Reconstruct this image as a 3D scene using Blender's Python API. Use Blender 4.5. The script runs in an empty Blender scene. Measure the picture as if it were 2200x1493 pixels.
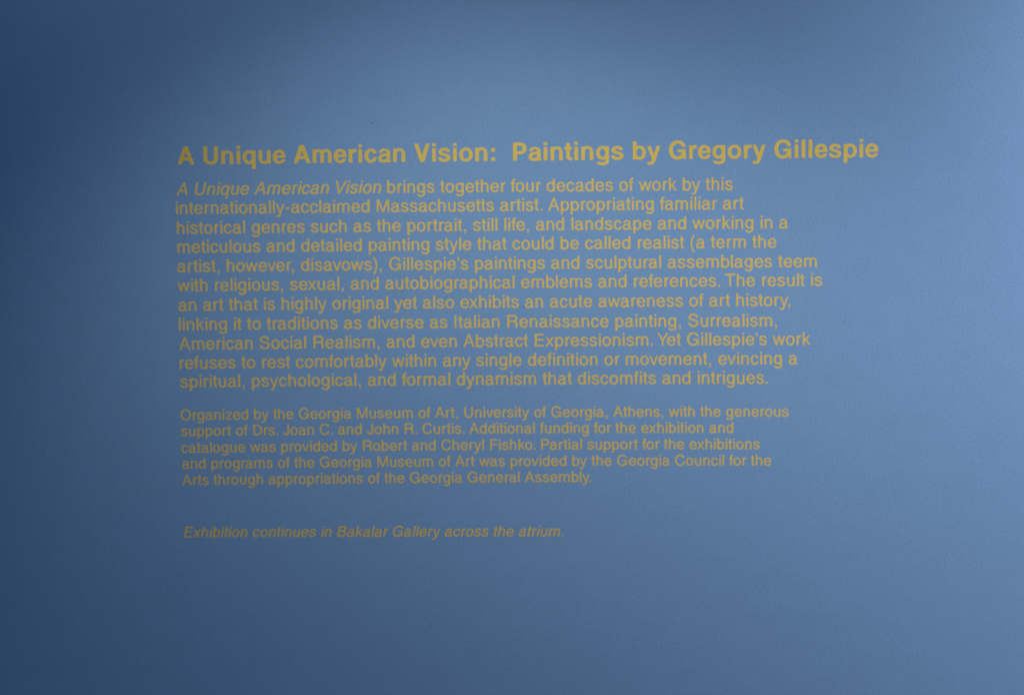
import bpy, math, random
from mathutils import Vector, Matrix
from mathutils.geometry import delaunay_2d_cdt

scene = bpy.context.scene
COL = scene.collection

# ------------------------------------------------------------------ camera
ORIGIN_Z = 1.50                       # height of the text block's reference line on the wall


def to_world(x, y, out=0.0):
    """wall coordinates (metres right, metres down, metres out of the wall) -> world"""
    return Vector((x, -out, ORIGIN_Z - y))


PITCH, YAW, ROLL = 0.045288812, 0.022794344, -0.008671969
CAM_T = Vector((-0.449170566, -0.200997336, 1.9))


def cam_rows():
    ca, sa = math.cos(PITCH), math.sin(PITCH)
    cb, sb = math.cos(YAW), math.sin(YAW)
    cc, sc = math.cos(ROLL), math.sin(ROLL)
    rx = Matrix(((1, 0, 0), (0, ca, -sa), (0, sa, ca)))
    ry = Matrix(((cb, 0, sb), (0, 1, 0), (-sb, 0, cb)))
    rz = Matrix(((cc, -sc, 0), (sc, cc, 0), (0, 0, 1)))
    return rz @ rx @ ry


R = cam_rows()
pos = -(R.transposed() @ CAM_T)


def vec_world(v):
    return Vector((v[0], v[2], -v[1]))


right, down, fwd = vec_world(R[0]), vec_world(R[1]), vec_world(R[2])
cam_data = bpy.data.cameras.new("camera")
cam = bpy.data.objects.new("camera", cam_data)
COL.objects.link(cam)
m = Matrix.Identity(4)
for i in range(3):
    m[i][0], m[i][1], m[i][2] = right[i], -down[i], -fwd[i]
m.translation = to_world(pos[0], pos[1], -pos[2])
cam.matrix_world = m
cam_data.lens = 50
cam_data.sensor_width = 36
cam_data.clip_start = 0.05
cam_data.clip_end = 50
cam_data.dof.use_dof = True
cam_data.dof.focus_distance = 1.735    # a hand-held copy shot, focused a little short of the wall
cam_data.dof.aperture_fstop = 2.8
scene.camera = cam

# ------------------------------------------------------------------ world and lamps
ALB = (0.140, 0.246, 0.414)          # the lamps below are scaled to this paint
PAINT = (0.138, 0.246, 0.424)           # blue wall paint
AMB = (0.0010, 0.0140, 0.0610)
world = bpy.data.worlds.new("World")
scene.world = world
world.use_nodes = True
bg = world.node_tree.nodes["Background"]
bg.inputs[0].default_value = (AMB[0] / ALB[0], AMB[1] / ALB[1], AMB[2] / ALB[2], 1)
bg.inputs[1].default_value = 1.0

# gallery track spots above the frame: lamp x, y, out, aim x, aim y, half cone, blend, rgb
LAMPS = [
    (0.4321, -0.6001, 0.7003, 0.4003, 1.6145, 0.8903, 0.7976, (0.11100, 0.18900, 0.27400)),
    (2.6461, -0.6719, 0.7041, 1.9776, -0.0797, 0.6070, 0.8599, (1.28000, 2.16415, 3.51790)),
    (1.0303, -1.2614, 2.4216, 0.6452, -0.7939, 0.5112, 0.8447, (0.38500, 0.67736, 1.06851)),
]
for lx, ly, lo, ax, ay, half, blend, rgb in LAMPS:
    ld = bpy.data.lights.new("track_spot", 'SPOT')
    lo_ = bpy.data.objects.new("track_spot", ld)
    COL.objects.link(lo_)
    p = to_world(lx, ly, lo)
    lo_.location = p
    lo_.rotation_euler = (to_world(ax, ay) - p).to_track_quat('-Z', 'Y').to_euler()
    ld.spot_size = 2 * half
    ld.spot_blend = blend
    ld.shadow_soft_size = 0.07
    e = [rgb[i] / ALB[i] for i in range(3)]
    mx = max(e)
    ld.color = [v / mx for v in e]
    ld.energy = mx * 4 * math.pi * math.pi

vs = scene.view_settings
scene.display_settings.display_device = 'sRGB'
vs.view_transform = 'Standard'
vs.look = 'None'
vs.exposure = 0.0
vs.gamma = 1.0
vs.use_curve_mapping = False


# ------------------------------------------------------------------ materials
def new_mat(name):
    mt = bpy.data.materials.new(name)
    mt.use_nodes = True
    nt = mt.node_tree
    return mt, nt, nt.nodes["Principled BSDF"]


def wall_paint():
    mt, nt, b = new_mat("blue_wall_paint")
    N, K = nt.nodes.new, nt.links.new
    tc = N("ShaderNodeTexCoord")
    mp = N("ShaderNodeMapping")
    mp.inputs["Scale"].default_value = (0.72, 1, 1)      # roller stipple drawn out a little sideways
    K(tc.outputs["Object"], mp.inputs["Vector"])
    n1 = N("ShaderNodeTexNoise")
    n1.inputs["Scale"].default_value = 430
    n1.inputs["Detail"].default_value = 3
    n1.inputs["Roughness"].default_value = 0.65
    K(mp.outputs[0], n1.inputs["Vector"])
    n2 = N("ShaderNodeTexNoise")
    n2.inputs["Scale"].default_value = 34
    n2.inputs["Detail"].default_value = 4
    K(mp.outputs[0], n2.inputs["Vector"])
    r1 = N("ShaderNodeMapRange")
    r1.inputs["From Min"].default_value = 0.25
    r1.inputs["From Max"].default_value = 0.75
    r1.inputs["To Min"].default_value = 0.87
    r1.inputs["To Max"].default_value = 1.13
    K(n1.outputs["Fac"], r1.inputs["Value"])
    r2 = N("ShaderNodeMapRange")
    r2.inputs["From Min"].default_value = 0.25
    r2.inputs["From Max"].default_value = 0.75
    r2.inputs["To Min"].default_value = 0.975
    r2.inputs["To Max"].default_value = 1.025
    K(n2.outputs["Fac"], r2.inputs["Value"])
    mu = N("ShaderNodeMath")
    mu.operation = 'MULTIPLY'
    K(r1.outputs[0], mu.inputs[0])
    K(r2.outputs[0], mu.inputs[1])
    vm = N("ShaderNodeVectorMath")
    vm.operation = 'SCALE'
    vm.inputs[0].default_value = PAINT
    K(mu.outputs[0], vm.inputs["Scale"])
    K(vm.outputs[0], b.inputs["Base Color"])
    bp = N("ShaderNodeBump")
    bp.inputs["Strength"].default_value = 0.25
    bp.inputs["Distance"].default_value = 0.0006
    K(n1.outputs["Fac"], bp.inputs["Height"])
    K(bp.outputs[0], b.inputs["Normal"])
    b.inputs["Roughness"].default_value = 0.75
    b.inputs["Specular IOR Level"].default_value = 0.12
    return mt


def yellow_vinyl():
    mt, nt, b = new_mat("yellow_vinyl")
    N, K = nt.nodes.new, nt.links.new
    tc = N("ShaderNodeTexCoord")
    n1 = N("ShaderNodeTexNoise")
    n1.inputs["Scale"].default_value = 480
    n1.inputs["Detail"].default_value = 3
    K(tc.outputs["Object"], n1.inputs["Vector"])
    cr = N("ShaderNodeValToRGB")
    cr.color_ramp.elements[0].position = 0.3
    cr.color_ramp.elements[0].color = (0.515, 0.358, 0.064, 1)
    cr.color_ramp.elements[1].position = 0.7
    cr.color_ramp.elements[1].color = (0.590, 0.420, 0.082, 1)
    K(n1.outputs["Fac"], cr.inputs[0])
    K(cr.outputs[0], b.inputs["Base Color"])
    bp = N("ShaderNodeBump")
    bp.inputs["Strength"].default_value = 0.15
    bp.inputs["Distance"].default_value = 0.0004
    K(n1.outputs["Fac"], bp.inputs["Height"])
    K(bp.outputs[0], b.inputs["Normal"])
    b.inputs["Roughness"].default_value = 0.6
    b.inputs["Specular IOR Level"].default_value = 0.15
    return mt


def speck_material():  # dark tone of the added film-dust specks
    mt, nt, b = new_mat("dark_speck")
    n = nt.nodes.new("ShaderNodeTexNoise")
    n.inputs["Scale"].default_value = 900
    cr = nt.nodes.new("ShaderNodeValToRGB")
    cr.color_ramp.elements[0].color = (0.010, 0.024, 0.060, 1)
    cr.color_ramp.elements[1].color = (0.030, 0.060, 0.12, 1)
    nt.links.new(n.outputs["Fac"], cr.inputs[0])
    nt.links.new(cr.outputs[0], b.inputs["Base Color"])
    b.inputs["Roughness"].default_value = 0.9
    return mt


M_WALL, M_VINYL, M_SPECK = wall_paint(), yellow_vinyl(), speck_material()

# ------------------------------------------------------------------ the wall


def mesh_obj(name, verts, faces, mat, parent=None):
    me = bpy.data.meshes.new(name)
    me.from_pydata([tuple(v) for v in verts], [], faces)
    me.materials.append(mat)
    me.validate()
    me.update()
    o = bpy.data.objects.new(name, me)
    COL.objects.link(o)
    if parent is not None:
        o.parent = parent
    return o


x0, x1, z0, z1, dp = -3.0, 4.2, 0.0, 3.6, 0.14
wall = mesh_obj("wall", [(x0, 0, z0), (x1, 0, z0), (x1, 0, z1), (x0, 0, z1),
                         (x0, dp, z0), (x1, dp, z0), (x1, dp, z1), (x0, dp, z1)],
                [(0, 1, 2, 3), (5, 4, 7, 6), (4, 0, 3, 7), (1, 5, 6, 2), (3, 2, 6, 7), (4, 5, 1, 0)], M_WALL)
wall["kind"] = "structure"
wall["label"] = "smooth blue painted gallery wall behind the yellow lettering"

# film dust added as small dark specks, each a shallow irregular flake a hair proud of the wall
SPECKS = [(0.26485, -0.09517, 0.0016, 0.0020, 0.5), (0.88962, 0.17431, 0.0024, 0.0012, 0.1), (0.33501, 0.57744, 0.0011, 0.0026, -0.5),
         (0.95521, 0.57945, 0.0008, 0.0020, 0.1), (1.05247, 0.22254, 0.0012, 0.0020, 0.8), (1.06298, -0.16375, 0.0012, 0.0010, 0.3)]
rnd = random.Random(4)
for nx, ny, wx, wy, an in SPECKS:
    vv, n = [to_world(nx, ny, 0.0003)], 9
    for k in range(n):
        a = 2 * math.pi * k / n
        u, v = math.cos(a) * wx / 2 * rnd.uniform(.7, 1.15), math.sin(a) * wy / 2 * rnd.uniform(.7, 1.15)
        vv.append(to_world(nx + u * math.cos(an) - v * math.sin(an), ny + u * math.sin(an) + v * math.cos(an), 0.0001))
    mesh_obj("dust_speck", vv, [(0, 1 + (k + 1) % n, 1 + k) for k in range(n)], M_SPECK, wall)

# ------------------------------------------------------------------ letter shapes
# Every letter is drawn here from strokes, bars and polygons in units of 1/1000 of the type size.


class Pen:
    def __init__(self, V, H):
        self.V, self.H, self.polys = V, H, []

    def rect(self, xa, ya, xb, yb):
        self.polys.append([(xa, ya), (xb, ya), (xb, yb), (xa, yb)])

    def poly(self, *p):
        self.polys.append(list(p))

    def stroke(self, start, *segs, V=None, H=None, V2=None, H2=None):
        """segs: ('L',x,y) line, ('h',x,y) quarter curve leaving horizontally, ('v',x,y) leaving vertically,
        ('C',x1,y1,x2,y2,x,y) free curve"""
        V = self.V if V is None else V
        H = self.H if H is None else H
        V2 = V if V2 is None else V2
        H2 = H if H2 is None else H2
        k = 0.575
        pts = [(start[0], start[1], None)]
        x, y = start
        for s in segs:
            if s[0] == 'L':
                X, Y = s[1], s[2]
                c = None
                for i in range(1, 3):
                    t = i / 2
                    pts.append((x + (X - x) * t, y + (Y - y) * t, (X - x, Y - y)))
                if pts[-3][2] is None:
                    pts[-3] = (pts[-3][0], pts[-3][1], (X - x, Y - y))
                x, y = X, Y
                continue
            if s[0] == 'C':
                c = s[1:5]
                X, Y = s[5], s[6]
            else:
                X, Y = s[1], s[2]
                if s[0] == 'h':
                    c = (x + k * (X - x), y, X, Y - k * (Y - y))
                else:
                    c = (x, y + k * (Y - y), X - k * (X - x), Y)
            n = 12
            for i in range(0 if pts[-1][2] is None else 1, n + 1):
                t = i / n
                u = 1 - t
                px = u**3 * x + 3 * u * u * t * c[0] + 3 * u * t * t * c[2] + t**3 * X
                py = u**3 * y + 3 * u * u * t * c[1] + 3 * u * t * t * c[3] + t**3 * Y
                dx = 3 * u * u * (c[0] - x) + 6 * u * t * (c[2] - c[0]) + 3 * t * t * (X - c[2])
                dy = 3 * u * u * (c[1] - y) + 6 * u * t * (c[3] - c[1]) + 3 * t * t * (Y - c[3])
                if i == 0:
                    pts[-1] = (px, py, (dx, dy))
                else:
                    pts.append((px, py, (dx, dy)))
            x, y = X, Y
        L, Rr = [], []
        n = len(pts) - 1
        for i, (px, py, d) in enumerate(pts):
            l = math.hypot(*d) or 1
            nx, ny = -d[1] / l, d[0] / l
            f = i / n
            a, b = (V + (V2 - V) * f) / 2, (H + (H2 - H) * f) / 2
            L.append((px + nx * a, py + ny * b))
            Rr.append((px - nx * a, py - ny * b))
        for i in range(n):
            self.polys.append([L[i], L[i + 1], Rr[i + 1]])
            self.polys.append([L[i], Rr[i + 1], Rr[i]])

    def ring(self, xa, ya, xb, yb, V=None, H=None):
        V = V or self.V
        H = H or self.H
        l, r, b, t = xa + V / 2, xb - V / 2, ya + H / 2, yb - H / 2
        cx, cy = (l + r) / 2, (b + t) / 2
        self.stroke((l, cy), ('v', cx, t), ('h', r, cy), ('v', cx, b), ('h', l, cy), V=V, H=H)


def glyph(ch, bold):
    if bold:
        V, H, XH, RT, RB, AS, HB = 146, 110, 532, 546, -14, 718, 112
        CV, CH = 156, 126
    else:
        V, H, XH, RT, RB, AS, HB = 107, 86, 523, 538, -15, 718, 84
        CV, CH = 112, 95
    p = Pen(V, H)
    h2, v2 = H / 2, V / 2
    B = bold

    def pick(r, b):
        return b if B else r

    def arch(xs, xe, top=RT, foot=0):          # the arch of n, m, h
        c = xs + (xe - v2 - xs) * 0.54
        p.stroke((xs, top - pick(175, 190)), ('v', c, top - h2), ('h', xe - v2, top - pick(185, 195)), ('L', xe - v2, foot),
                 V=V * pick(.8, .85))
        p.rect(xe - V, foot, xe, top - pick(200, 210))

    if ch == 'A':
        a, b = pick((14, 654), (20, 702))
        w = pick(103, 158)
        c = (a + b) / 2
        t = pick(49, 83)
        p.poly((a, 0), (a + w, 0), (c + t, 718), (c - t, 718))
        p.poly((b - w, 0), (b, 0), (c + t, 718), (c - t, 718))
        p.rect(a + pick(150, 165), pick(212, 160), b - pick(150, 165), pick(292, 282))
    elif ch == 'B':
        p.rect(74, 0, 74 + CV, 718)
        p.stroke((110, 718 - CH / 2), ('L', 365, 718 - CH / 2), ('h', 598 - CV / 2, 545), ('v', 365, 380), ('L', 110, 380), V=CV, H=CH)
        p.stroke((110, 380), ('L', 385, 380), ('h', 627 - CV / 2, 208), ('v', 385, CH / 2), ('L', 110, CH / 2), V=CV, H=CH)
    elif ch == 'C':
        p.stroke((663 - CV / 2, 505), ('v', 380, 737 - CH / 2), ('h', 44 + CV / 2, 359), ('v', 382, -19 + CH / 2), ('h', 679 - CV / 2, 262), V=CV, H=CH)
    elif ch == 'D':
        p.rect(81, 0, 81 + CV, 718)
        p.stroke((110, 718 - CH / 2), ('L', 340, 718 - CH / 2), ('h', 674 - CV / 2, 359), ('v', 340, CH / 2), ('L', 110, CH / 2), V=CV, H=CH)
    elif ch == 'E':
        p.rect(86, 0, 86 + CV, 718)
        p.rect(86, 718 - CH, 609, 718)
        p.rect(86, 332, 575, 332 + CH)
        p.rect(86, 0, 616, CH)
    elif ch == 'F':
        p.rect(86, 0, 86 + CV, 718)
        p.rect(86, 718 - CH, 583, 718)
        p.rect(86, 322, 530, 322 + CH)
    elif ch == 'G':
        a, b = pick((48, 704), (44, 713))
        c = a + (b - a) * .515
        p.stroke((b - pick(20, 12) - CV / 2, pick(510, 478)), ('v', c, 737 - CH / 2), ('h', a + CV / 2, 359), ('v', c - 6, -19 + CH / 2),
                 ('h', b - pick(8, 12) - CV / 2, pick(290, 270)), V=CV, H=CH)
        p.rect(pick(396, 390), pick(296, 268), b, pick(376, 382))
        p.rect(b - pick(64, 96), 0, b, pick(330, 330))
    elif ch == 'I':
        p.rect(91, 0, 188, 718)
    elif ch == 'J':
        p.stroke((428 - CV / 2, 718), ('L', 428 - CV / 2, 190), ('v', 225, -19 + CH / 2), ('h', 17 + CV / 2, 215), V=CV, H=CH)
    elif ch == 'M':
        p.rect(73, 0, 163, 718)
        p.rect(671, 0, 761, 718)
        p.poly((73, 718), (203, 718), (462, 0), (372, 0))
        p.poly((631, 718), (761, 718), (462, 0), (372, 0))
    elif ch == 'O':
        p.ring(39, -19, 739, 737, V=CV, H=CH)
    elif ch == 'P':
        a, b = pick((86, 622), (73, 612))
        p.rect(a, 0, a + CV, 718)
        m_ = pick(332, 312)
        p.stroke((a + 30, 718 - CH / 2), ('L', a + 275, 718 - CH / 2), ('h', b - CV / 2, (718 + m_ - CH / 2) / 2), ('v', a + 275, m_), ('L', a + 30, m_), V=CV, H=CH)
    elif ch == 'R':
        p.rect(88, 0, 88 + CV, 718)
        p.stroke((120, 718 - CH / 2), ('L', 410, 718 - CH / 2), ('h', 660 - CV / 2, 535), ('v', 410, 351), ('L', 120, 351), V=CV, H=CH)
        p.stroke((430, 351), ('C', 540, 351, 592, 318, 594, 225), ('L', 598, 122), ('C', 600, 62, 606, 34, 634, 0), V=CV, H=CH)
    elif ch == 'S':
        p.stroke((592 - CV / 2, 508), ('v', 330, 737 - CH / 2), ('h', 72 + CV / 2, 542), ('C', 72 + CV / 2, 440, 160, 418, 335, 378),
                 ('C', 500, 338, 620 - CV / 2, 318, 620 - CV / 2, 205), ('v', 338, -19 + CH / 2), ('h', 49 + CV / 2, 232), V=CV, H=CH)
    elif ch == 'T':
        p.rect(14, 718 - CH - 2, 597, 718)
        p.rect(257, 0, 354, 718)
    elif ch == 'U':
        a, b = pick((79, 644), (72, 651))
        c = (a + b) / 2
        p.stroke((a + CV / 2, 718), ('L', a + CV / 2, 235), ('v', c, -19 + CH / 2), ('h', b - CV / 2, 235), ('L', b - CV / 2, 718), V=CV, H=CH)
    elif ch == 'V':
        a, b = pick((20, 647), (19, 648))
        w, t = pick(104, 158), pick(50, 80)
        c = (a + b) / 2
        p.poly((a, 718), (a + w, 718), (c + t, 0), (c - t, 0))
        p.poly((b - w, 718), (b, 718), (c + t, 0), (c - t, 0))
    elif ch == 'Y':
        p.rect(286, 0, 381, 310)
        p.poly((14, 718), (128, 718), (381, 310), (381, 250), (286, 250), (286, 285))
        p.poly((539, 718), (653, 718), (381, 285), (381, 250), (286, 250), (286, 310))
    elif ch == 'a':
        a, b = pick((36, 530), (29, 527))
        s = pick(411, 440) if not B else 432
        p.stroke((a + 22 + v2 * .94, pick(372, 372)), ('v', a + pick(238, 238), RT - h2), ('h', s, RT - pick(148, 165)),
                 ('L', s, pick(88, 70)), ('C', s, pick(52, 30), s + pick(20, 20), pick(34, 26), s + pick(56, 44), pick(31, 24)), ('L', b, pick(36, 28)),
                 V=V * .96, H=H, V2=V * .96, H2=pick(62, 60))
        if B:
            p.rect(s - 67, 0, b - 4, 60)
        p.stroke((s, 330), ('C', s - 22, 296, s - 90, 306, a + pick(212, 225), 290), ('C', a + pick(110, 120), 272, a + v2 * .96, 236, a + v2 * .96, 143),
                 ('C', a + v2 * .96, 72, a + pick(100, 112), RB + h2, a + pick(172, 185), RB + h2), ('C', s - 95, RB + h2, s, 90, s, 200), V=V * .96, H=H)
    elif ch in 'bp':
        a, b = pick((58, 517), (61, 578))
        p.ring(a, RB, b, RT)
        p.rect(a, 0 if ch == 'b' else -207, a + V, AS if ch == 'b' else XH)
    elif ch in 'dq':
        a, b = pick((35, 499), (34, 552))
        p.ring(a, RB, b, RT)
        p.rect(b - V, 0 if ch == 'd' else -207, b, AS if ch == 'd' else XH)
    elif ch == 'c':
        a, b = pick((30, 477), (34, 524))
        c = (a + b) / 2 + 8
        p.stroke((b - 6 - v2, pick(348, 340)), ('v', c, RT - h2), ('h', a + v2, 262), ('v', c, RB + h2), ('h', b - v2, pick(188, 200)))
    elif ch == 'e':
        a, b = pick((40, 516), (23, 528))
        c = (a + b) / 2
        p.stroke((b - v2, pick(234, 222)), ('C', b - v2, 420, c + (b - c) * .52, RT - h2, c, RT - h2), ('h', a + v2, 262), ('v', c + 6, RB + h2),
                 ('h', b - 8 - v2, pick(165, 165)))
        p.rect(a + v2, pick(234, 222), b - v2, pick(234 + 70, 222 + 96))
    elif ch == 'f':
        a, b = pick((14, 262), (10, 318))
        s = pick(130, 157)
        p.stroke((s, 0), ('L', s, 590), ('v', b - 40, 728 - h2), ('L', b, 728 - h2 - 1))
        p.rect(a, XH - HB, b - 6, XH)
    elif ch == 'g':
        a, b = pick((40, 499), (40, 553))
        p.ring(a, pick(2, 2), b, RT)
        c = (a + b) / 2
        p.stroke((b - v2, XH), ('L', b - v2, -40), ('v', c, pick(-220, -217) + h2), ('h', a + 14 + v2, pick(-72, -78)))
    elif ch == 'h':
        a, b = pick((65, 491), (65, 546))
        p.rect(a, 0, a + V, AS)
        arch(a + v2 * 1.2, b)
    elif ch == 'i':
        a = pick(67, 69)
        p.rect(a, 0, a + V, XH)
        p.rect(a, pick(612, 604), a + V, pick(718, 725))
    elif ch == 'k':
        a, b = 67, 501
        p.rect(a, 0, a + V, AS)
        p.poly((150, 186), (150, 296), (377, 523), (488, 523))
        p.poly((218, 262), (288, 325), (501, 0), (394, 0))
    elif ch == 'l':
        a = pick(67, 69)
        p.rect(a, 0, a + V, AS)
    elif ch == 'm':
        a, b = pick((65, 769), (64, 824))
        p.rect(a, 0, a + V, XH)
        mid = (a + b) / 2 + v2
        arch(a + v2 * 1.2, mid)
        arch(mid - v2 * .8, b)
    elif ch == 'n':
        a, b = pick((65, 491), (65, 546))
        p.rect(a, 0, a + V, XH)
        arch(a + v2 * 1.2, b)
    elif ch == 'o':
        a, b = pick((35, 521), (34, 578))
        p.ring(a, RB, b, RT)
    elif ch == 'r':
        a, b = pick((77, 332), (64, 373))
        p.rect(a, 0, a + V, XH)
        e = pick(90, 130)
        p.stroke((a + v2 * 1.1, pick(300, 290)), ('v', b - pick(35, 20), RT - e / 2), ('L', b, RT - e / 2), V=V * .9, H=e)
    elif ch == 's':
        a, b = pick((32, 464), (30, 519))
        c = (a + b) / 2
        p.stroke((b - 16 - v2, pick(374, 372)), ('v', c, RT - h2), ('h', a + 16 + v2, pick(388, 382)),
                 ('C', a + 16 + v2, pick(318, 318), a + (b - a) * .28, pick(302, 305), c, pick(272, 272)),
                 ('C', a + (b - a) * .74, pick(242, 240), b - v2, pick(226, 228), b - v2, pick(145, 150)),
                 ('v', c, RB + h2), ('h', a + v2, pick(166, 170)))
    elif ch == 't':
        a, b = pick((14, 257), (10, 309))
        s = pick(132, 153)
        p.stroke((s, pick(669, 676)), ('L', s, pick(110, 120)), ('v', s + pick(84, 100), pick(-7, -6) + h2), ('L', b, pick(31, 48)))
        p.rect(a, XH - HB, b, XH)
    elif ch == 'u':
        a, b = pick((68, 489), (66, 545))
        p.rect(b - V, 0, b, XH)
        xs = b - v2 * 1.2
        c = xs + (a + v2 - xs) * 0.54
        p.stroke((xs, pick(160, 176)), ('v', c, RB + h2), ('h', a + v2, pick(170, 180)), ('L', a + v2, XH), V=V * pick(.8, .85))
        p.rect(a, pick(185, 195), a + V, XH)
    elif ch == 'v':
        a, b = 8, 492
        c, t, w = 250, 48, 98
        p.poly((a, 523), (a + w, 523), (c + t, 0), (c - t, 0))
        p.poly((b - w, 523), (b, 523), (c + t, 0), (c - t, 0))
    elif ch == 'w':
        p.poly((14, 523), (108, 523), (253, 0), (160, 0))
        p.poly((160, 0), (253, 0), (408, 523), (315, 523))
        p.poly((315, 523), (408, 523), (563, 0), (470, 0))
        p.poly((470, 0), (563, 0), (709, 523), (615, 523))
    elif ch == 'x':
        p.poly((16, 523), (124, 523), (490, 0), (382, 0))
        p.poly((485, 523), (377, 523), (11, 0), (119, 0))
    elif ch == 'y':
        a, b = pick((11, 489), (10, 539))
        w, c, t = pick(98, 150), pick(250, 276), pick(48, 70)
        p.poly((a, XH), (a + w, XH), (c + t, 0), (c - t + 6, 0))
        top, xq = b - w / 2, c - pick(6, 8)
        p.poly((b - w, XH), (b, XH), (xq + w / 2 + 3, -40), (xq - w / 2 + 3, -40))
        p.stroke((xq + 3 + pick(14, 16), 0), ('L', xq - pick(12, 14), -70),
                 ('C', xq - pick(45, 50), -160, xq - pick(70, 78), -214 + h2, xq - pick(135, 140), -214 + h2), ('L', a + 12, -214 + h2 + 4),
                 V=w, H=H)
    elif ch == 'z':
        p.rect(31, 0, 469, 74)
        p.rect(40, 449, 461, 523)
        p.poly((31, 66), (140, 66), (461, 455), (350, 455))
    elif ch == '.':
        p.rect(87, 0, 191, 106)
    elif ch == ',':
        p.rect(87, 0, 191, 106)
        p.poly((136, 20), (191, 20), (190, -30), (176, -88), (146, -124), (87, -147), (87, -103), (120, -84), (136, -48))
    elif ch == '-':
        p.rect(44, 235, 289, 318)
    elif ch == '(':
        p.stroke((262, 733), ('C', 155, 590, 110, 440, 110, 263), ('C', 110, 88, 155, -64, 262, -207), V=84, H=84)
    elif ch == ')':
        p.stroke((71, 733), ('C', 178, 590, 223, 440, 223, 263), ('C', 223, 88, 178, -64, 71, -207), V=84, H=84)
    elif ch == "'":
        p.poly((59, 718), (140, 718), (128, 470), (71, 470))
    elif ch == ':':
        p.rect(92, 0, 242, 150)
        p.rect(92, 362, 242, 512)
    return p.polys


WR = dict(zip(" abcdefghijklmnopqrstuvwxyz", [278, 556, 556, 500, 556, 556, 278, 556, 556, 222, 222, 500, 222, 833, 556, 556, 556, 556, 333, 500, 278, 556, 500, 722, 500, 500, 500]))
WR.update(zip("ABCDEFGHIJKLMNOPQRSTUVWXYZ", [667, 667, 722, 722, 667, 611, 778, 722, 278, 500, 667, 556, 833, 722, 778, 667, 778, 722, 667, 611, 722, 667, 944, 667, 667, 611]))
WR.update({'.': 278, ',': 278, '-': 333, '(': 333, ')': 333, "'": 191})
WB = dict(zip(" abcdefghijklmnopqrstuvwxyz", [278, 556, 611, 556, 611, 556, 333, 611, 611, 278, 278, 556, 278, 889, 611, 611, 611, 611, 389, 556, 333, 611, 556, 778, 556, 556, 500]))
WB.update({'A': 722, 'U': 722, 'V': 667, 'P': 667, 'G': 778, ':': 333})
KERN = {}
for _t in ("we-10 wo-10 wa-15 ve-25 va-25 vo-25 v,-80 v.-80 w,-60 w.-60 av-20 aw-20 ay-30 bb-10 b,-40 b.-40 bl-20 bu-20 "
           "bv-20 by-20 c,-15 ck-20 e,-15 e.-15 ev-30 ew-20 ex-30 ey-20 f,-30 f.-30 fa-30 fe-30 fo-30 gr-10 hy-30 ke-20 "
           "ko-20 mu-10 my-15 nu-10 nv-20 ny-15 o,-40 o.-40 ov-15 ow-15 ox-30 oy-30 p,-35 p.-35 py-30 ra-10 r,-50 r.-50 "
           "ri15 rk15 rl15 rm25 rn25 rp30 rt40 ru15 rv30 ry30 s,-15 s.-20 sw-30 xe-30 ya-20 ye-20 yo-20 y,-100 "
           "y.-100 ze-15 zo-15 Ye-140 Yo-140 To-120 Tr-120 Te-120 Pa-40 Pe-50 Po-50 Fa-50 Fr-45 Vi-20 Ve-80 Vo-80 Ja-20 Jo-20 "
           "Ay-40 Av-40 Aw-40 Au-30 Re-0 ").split():
    KERN[_t[:2]] = int(_t[2:])
KERN.update({". ": -60, " T": -50, " V": -50, " Y": -90})

_cache = {}


def inside(poly, p):
    r = False
    for i in range(len(poly)):
        (ax, ay), (bx, by) = poly[i - 1], poly[i]
        if (ay > p.y) != (by > p.y) and p.x < (bx - ax) * (p.y - ay) / (by - ay) + ax:
            r = not r
    return r


def tri_glyph(ch, bold):
    """triangulated union of the letter's strokes + its outline edges"""
    key = (ch, bold)
    if key in _cache:
        return _cache[key]
    vs_, fs, polys = [], [], []
    for q in glyph(ch, bold):
        area = sum(q[i][0] * q[(i + 1) % len(q)][1] - q[(i + 1) % len(q)][0] * q[i][1] for i in range(len(q)))
        if abs(area) < 1e-3:
            continue
        if area < 0:
            q = q[::-1]
        polys.append([(a / 1000, b / 1000) for a, b in q])
        fs.append(list(range(len(vs_), len(vs_) + len(q))))
        vs_ += [Vector((a / 1000, b / 1000)) for a, b in q]
    ov, oe, of, _, _, src = delaunay_2d_cdt(vs_, [], fs, 0, 1e-5)
    tris = []
    for f in of:
        a, b, c = (ov[i] for i in f)
        g = (a + b + c) / 3
        if not any(inside(q, g) for q in polys):
            continue
        ar = (b - a).cross(c - a)
        if abs(ar) < 1e-12:
            continue
        tris.append(tuple(f) if ar > 0 else tuple(f)[::-1])
    eds = {}
    for f in tris:
        for i in range(3):
            eds[(f[i], f[(i + 1) % 3])] = 1
    rim = [e for e in eds if (e[1], e[0]) not in eds]
    _cache[key] = (ov, tris, rim)
    return _cache[key]


THICK = 0.00012


def line_width(text, size, track, bold=False):
    W = WB if bold else WR
    return sum((W[c] / 1000 + track) * size for c in text)


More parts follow.
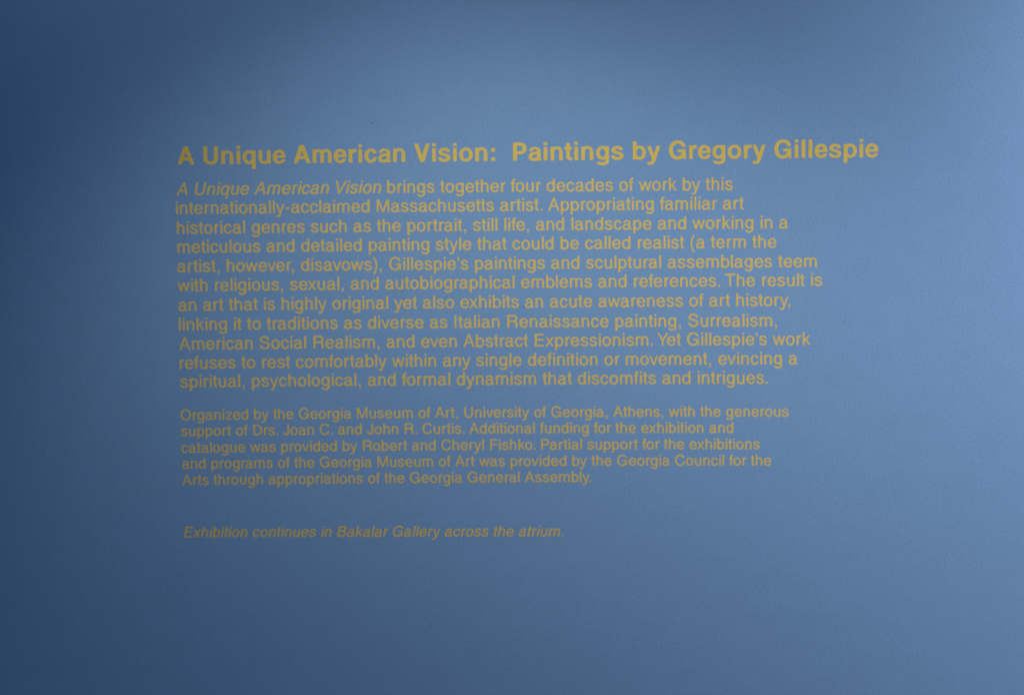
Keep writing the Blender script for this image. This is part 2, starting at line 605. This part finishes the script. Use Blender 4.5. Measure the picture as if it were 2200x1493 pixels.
def set_text(text, size, x, y, bold=False, oblique=False, track=0.0, tilt=0.0, bow=0.0, span=None, x_line=None):
    """verts and faces of a run of letters standing THICK proud of the wall; x, y = start of the baseline.
    The lines were put up by hand: each has its own small tilt and a slight bow upwards in the middle."""
    W = WB if bold else WR
    V, Fc = [], []
    sh = math.tan(math.radians(12)) if oblique else 0.0
    cx = x
    x_line = x if x_line is None else x_line
    span = span or line_width(text, size, track, bold)
    for i, ch in enumerate(text):
        if ch != ' ':
            ov, tris, rim = tri_glyph(ch, bold)
            b0 = len(V)
            n = len(ov)
            t = (cx + W[ch] / 2000 * size - x_line) / span
            slope = tilt - bow * 4 * (1 - 2 * t) / span
            yb = y + tilt * (cx - x_line) - bow * 4 * t * (1 - t)
            for out in (THICK, -0.0002):
                for v in ov:
                    V.append(to_world(cx + (v.x + sh * v.y) * size, yb - v.y * size + slope * v.x * size, out))
            Fc += [tuple(b0 + k for k in f) for f in tris]
            Fc += [(b0 + e[1], b0 + e[0], b0 + n + e[0], b0 + n + e[1]) for e in rim]
        cx += (W[ch] / 1000 + track) * size
        if not bold:
            cx += KERN.get(text[i:i + 2], 0) / 1000 * size
    return V, Fc, cx


def text_mesh(name, V, Fc, parent=None):
    o = mesh_obj(name, V, Fc, M_VINYL)
    if parent is not None:
        o.parent = parent
        o.matrix_parent_inverse = parent.matrix_world.inverted()
    return o


def tag(o, label, cat):
    o["label"] = label
    o["category"] = cat


def block(name, label, cat, x, y):
    e = bpy.data.objects.new(name, None)
    COL.objects.link(e)
    e.empty_display_size = 0.05
    e.matrix_world = Matrix.Translation(to_world(x, y))
    tag(e, label, cat)
    return e


S_H, S_P, S_Q, S_X = 0.033407, 0.0238133, 0.0202540, 0.0203541

# the heading, one bold line
V, Fc, _ = set_text("A Unique American Vision:  Paintings by Gregory Gillespie", S_H, 0.00244, -0.04252, bold=True, track=-0.00131, bow=0.0005)
head = text_mesh("heading", V, Fc)
tag(head, "large bold yellow heading, the single biggest line of lettering at the top of the text", "heading")

# the long paragraph: words, start x, baseline y, tilt, tracking
PARA = [
    ("A Unique American Vision brings together four decades of work by this", 0.00017, -0.00177, 0.00059, -0.00049),
    ("internationally-acclaimed Massachusetts artist. Appropriating familiar art", -0.00158, 0.02327, 0.00120, -0.00065),
    ("historical genres such as the portrait, still life, and landscape and working in a", -0.00092, 0.04965, 0.00036, 0.00035),
    ("meticulous and detailed painting style that could be called realist (a term the", -0.00072, 0.07500, 0.00033, 0.00038),
    ("artist, however, disavows), Gillespie's paintings and sculptural assemblages teem", -0.00053, 0.10069, 0.00080, 0.00031),
    ("with religious, sexual, and autobiographical emblems and references. The result is", -0.00032, 0.12641, -0.00009, 0.00058),
    ("an art that is highly original yet also exhibits an acute awareness of art history,", -0.00009, 0.15255, -0.00003, -0.00119),
    ("linking it to traditions as diverse as Italian Renaissance painting, Surrealism,", -0.00077, 0.17853, 0.00117, 0.00143),
    ("American Social Realism, and even Abstract Expressionism. Yet Gillespie's work", 0.00042, 0.20472, -0.00040, 0.00018),
    ("refuses to rest comfortably within any single definition or movement, evincing a", -0.00094, 0.23032, -0.00028, 0.00058),
    ("spiritual, psychological, and formal dynamism that discomfits and intrigues.", 0.00065, 0.25533, 0.00022, 0.00086),
]
para = block("text_paragraph", "eleven-line yellow paragraph directly under the bold heading, opening with words in italics", "wall text", 0, 0.0)
N_IT = len("A Unique American Vision ")
for k, (t, x, y, tilt, track) in enumerate(PARA):
    bow = 0.0004 + 0.00005 * k
    if k == 0:
        sp = line_width(t, S_P, track)
        V, Fc, cx = set_text(t[:N_IT], S_P, x, y, oblique=True, track=track, tilt=tilt, bow=bow, span=sp)
        V2, F2, _ = set_text(t[N_IT:], S_P, cx, y, track=track, tilt=tilt, bow=bow, span=sp, x_line=x)
        first = text_mesh("text_line", V2, F2, para)
        ital = text_mesh("italic_title", V, Fc)
        ital.parent = first
        ital["label"] = "slanted italic words that open the paragraph"
        continue
    V, Fc, _ = set_text(t, S_P, x, y, track=track, tilt=tilt, bow=bow)
    text_mesh("text_line", V, Fc, para)

# the smaller credit paragraph
CRED = [
    ("Organized by the Georgia Museum of Art, University of Georgia, Athens, with the generous", -0.00004, 0.29933, 0.00038, 0.00094),
    ("support of Drs. Joan C. and John R. Curtis. Additional funding for the exhibition and", 0.00032, 0.32089, 0.00010, 0.00070),
    ("catalogue was provided by Robert and Cheryl Fishko. Partial support for the exhibitions", 0.00030, 0.34336, -0.00046, -0.00091),
    ("and programs of the Georgia Museum of Art was provided by the Georgia Council for the", 0.00077, 0.36497, -0.00004, -0.00158),
    ("Arts through appropriations of the Georgia General Assembly.", 0.00098, 0.38705, -0.00285, -0.00070),
]
cred = block("credit_paragraph", "smaller five-line yellow paragraph of credits below the long paragraph", "wall text", 0, 0.299)
for k, (t, x, y, tilt, track) in enumerate(CRED):
    V, Fc, _ = set_text(t, S_Q, x, y, track=track, tilt=tilt, bow=0.0013 if k < 4 else 0.0006)
    text_mesh("text_line", V, Fc, cred)

# the closing line in italics
V, Fc, _ = set_text("Exhibition continues in Bakalar Gallery across the atrium.", S_X, -0.00002, 0.45784, oblique=True, track=0.00001, tilt=0.0018, bow=0.0004)
clos = text_mesh("closing_line", V, Fc)
tag(clos, "single line of slanted yellow italics standing alone at the bottom of the text", "wall text")
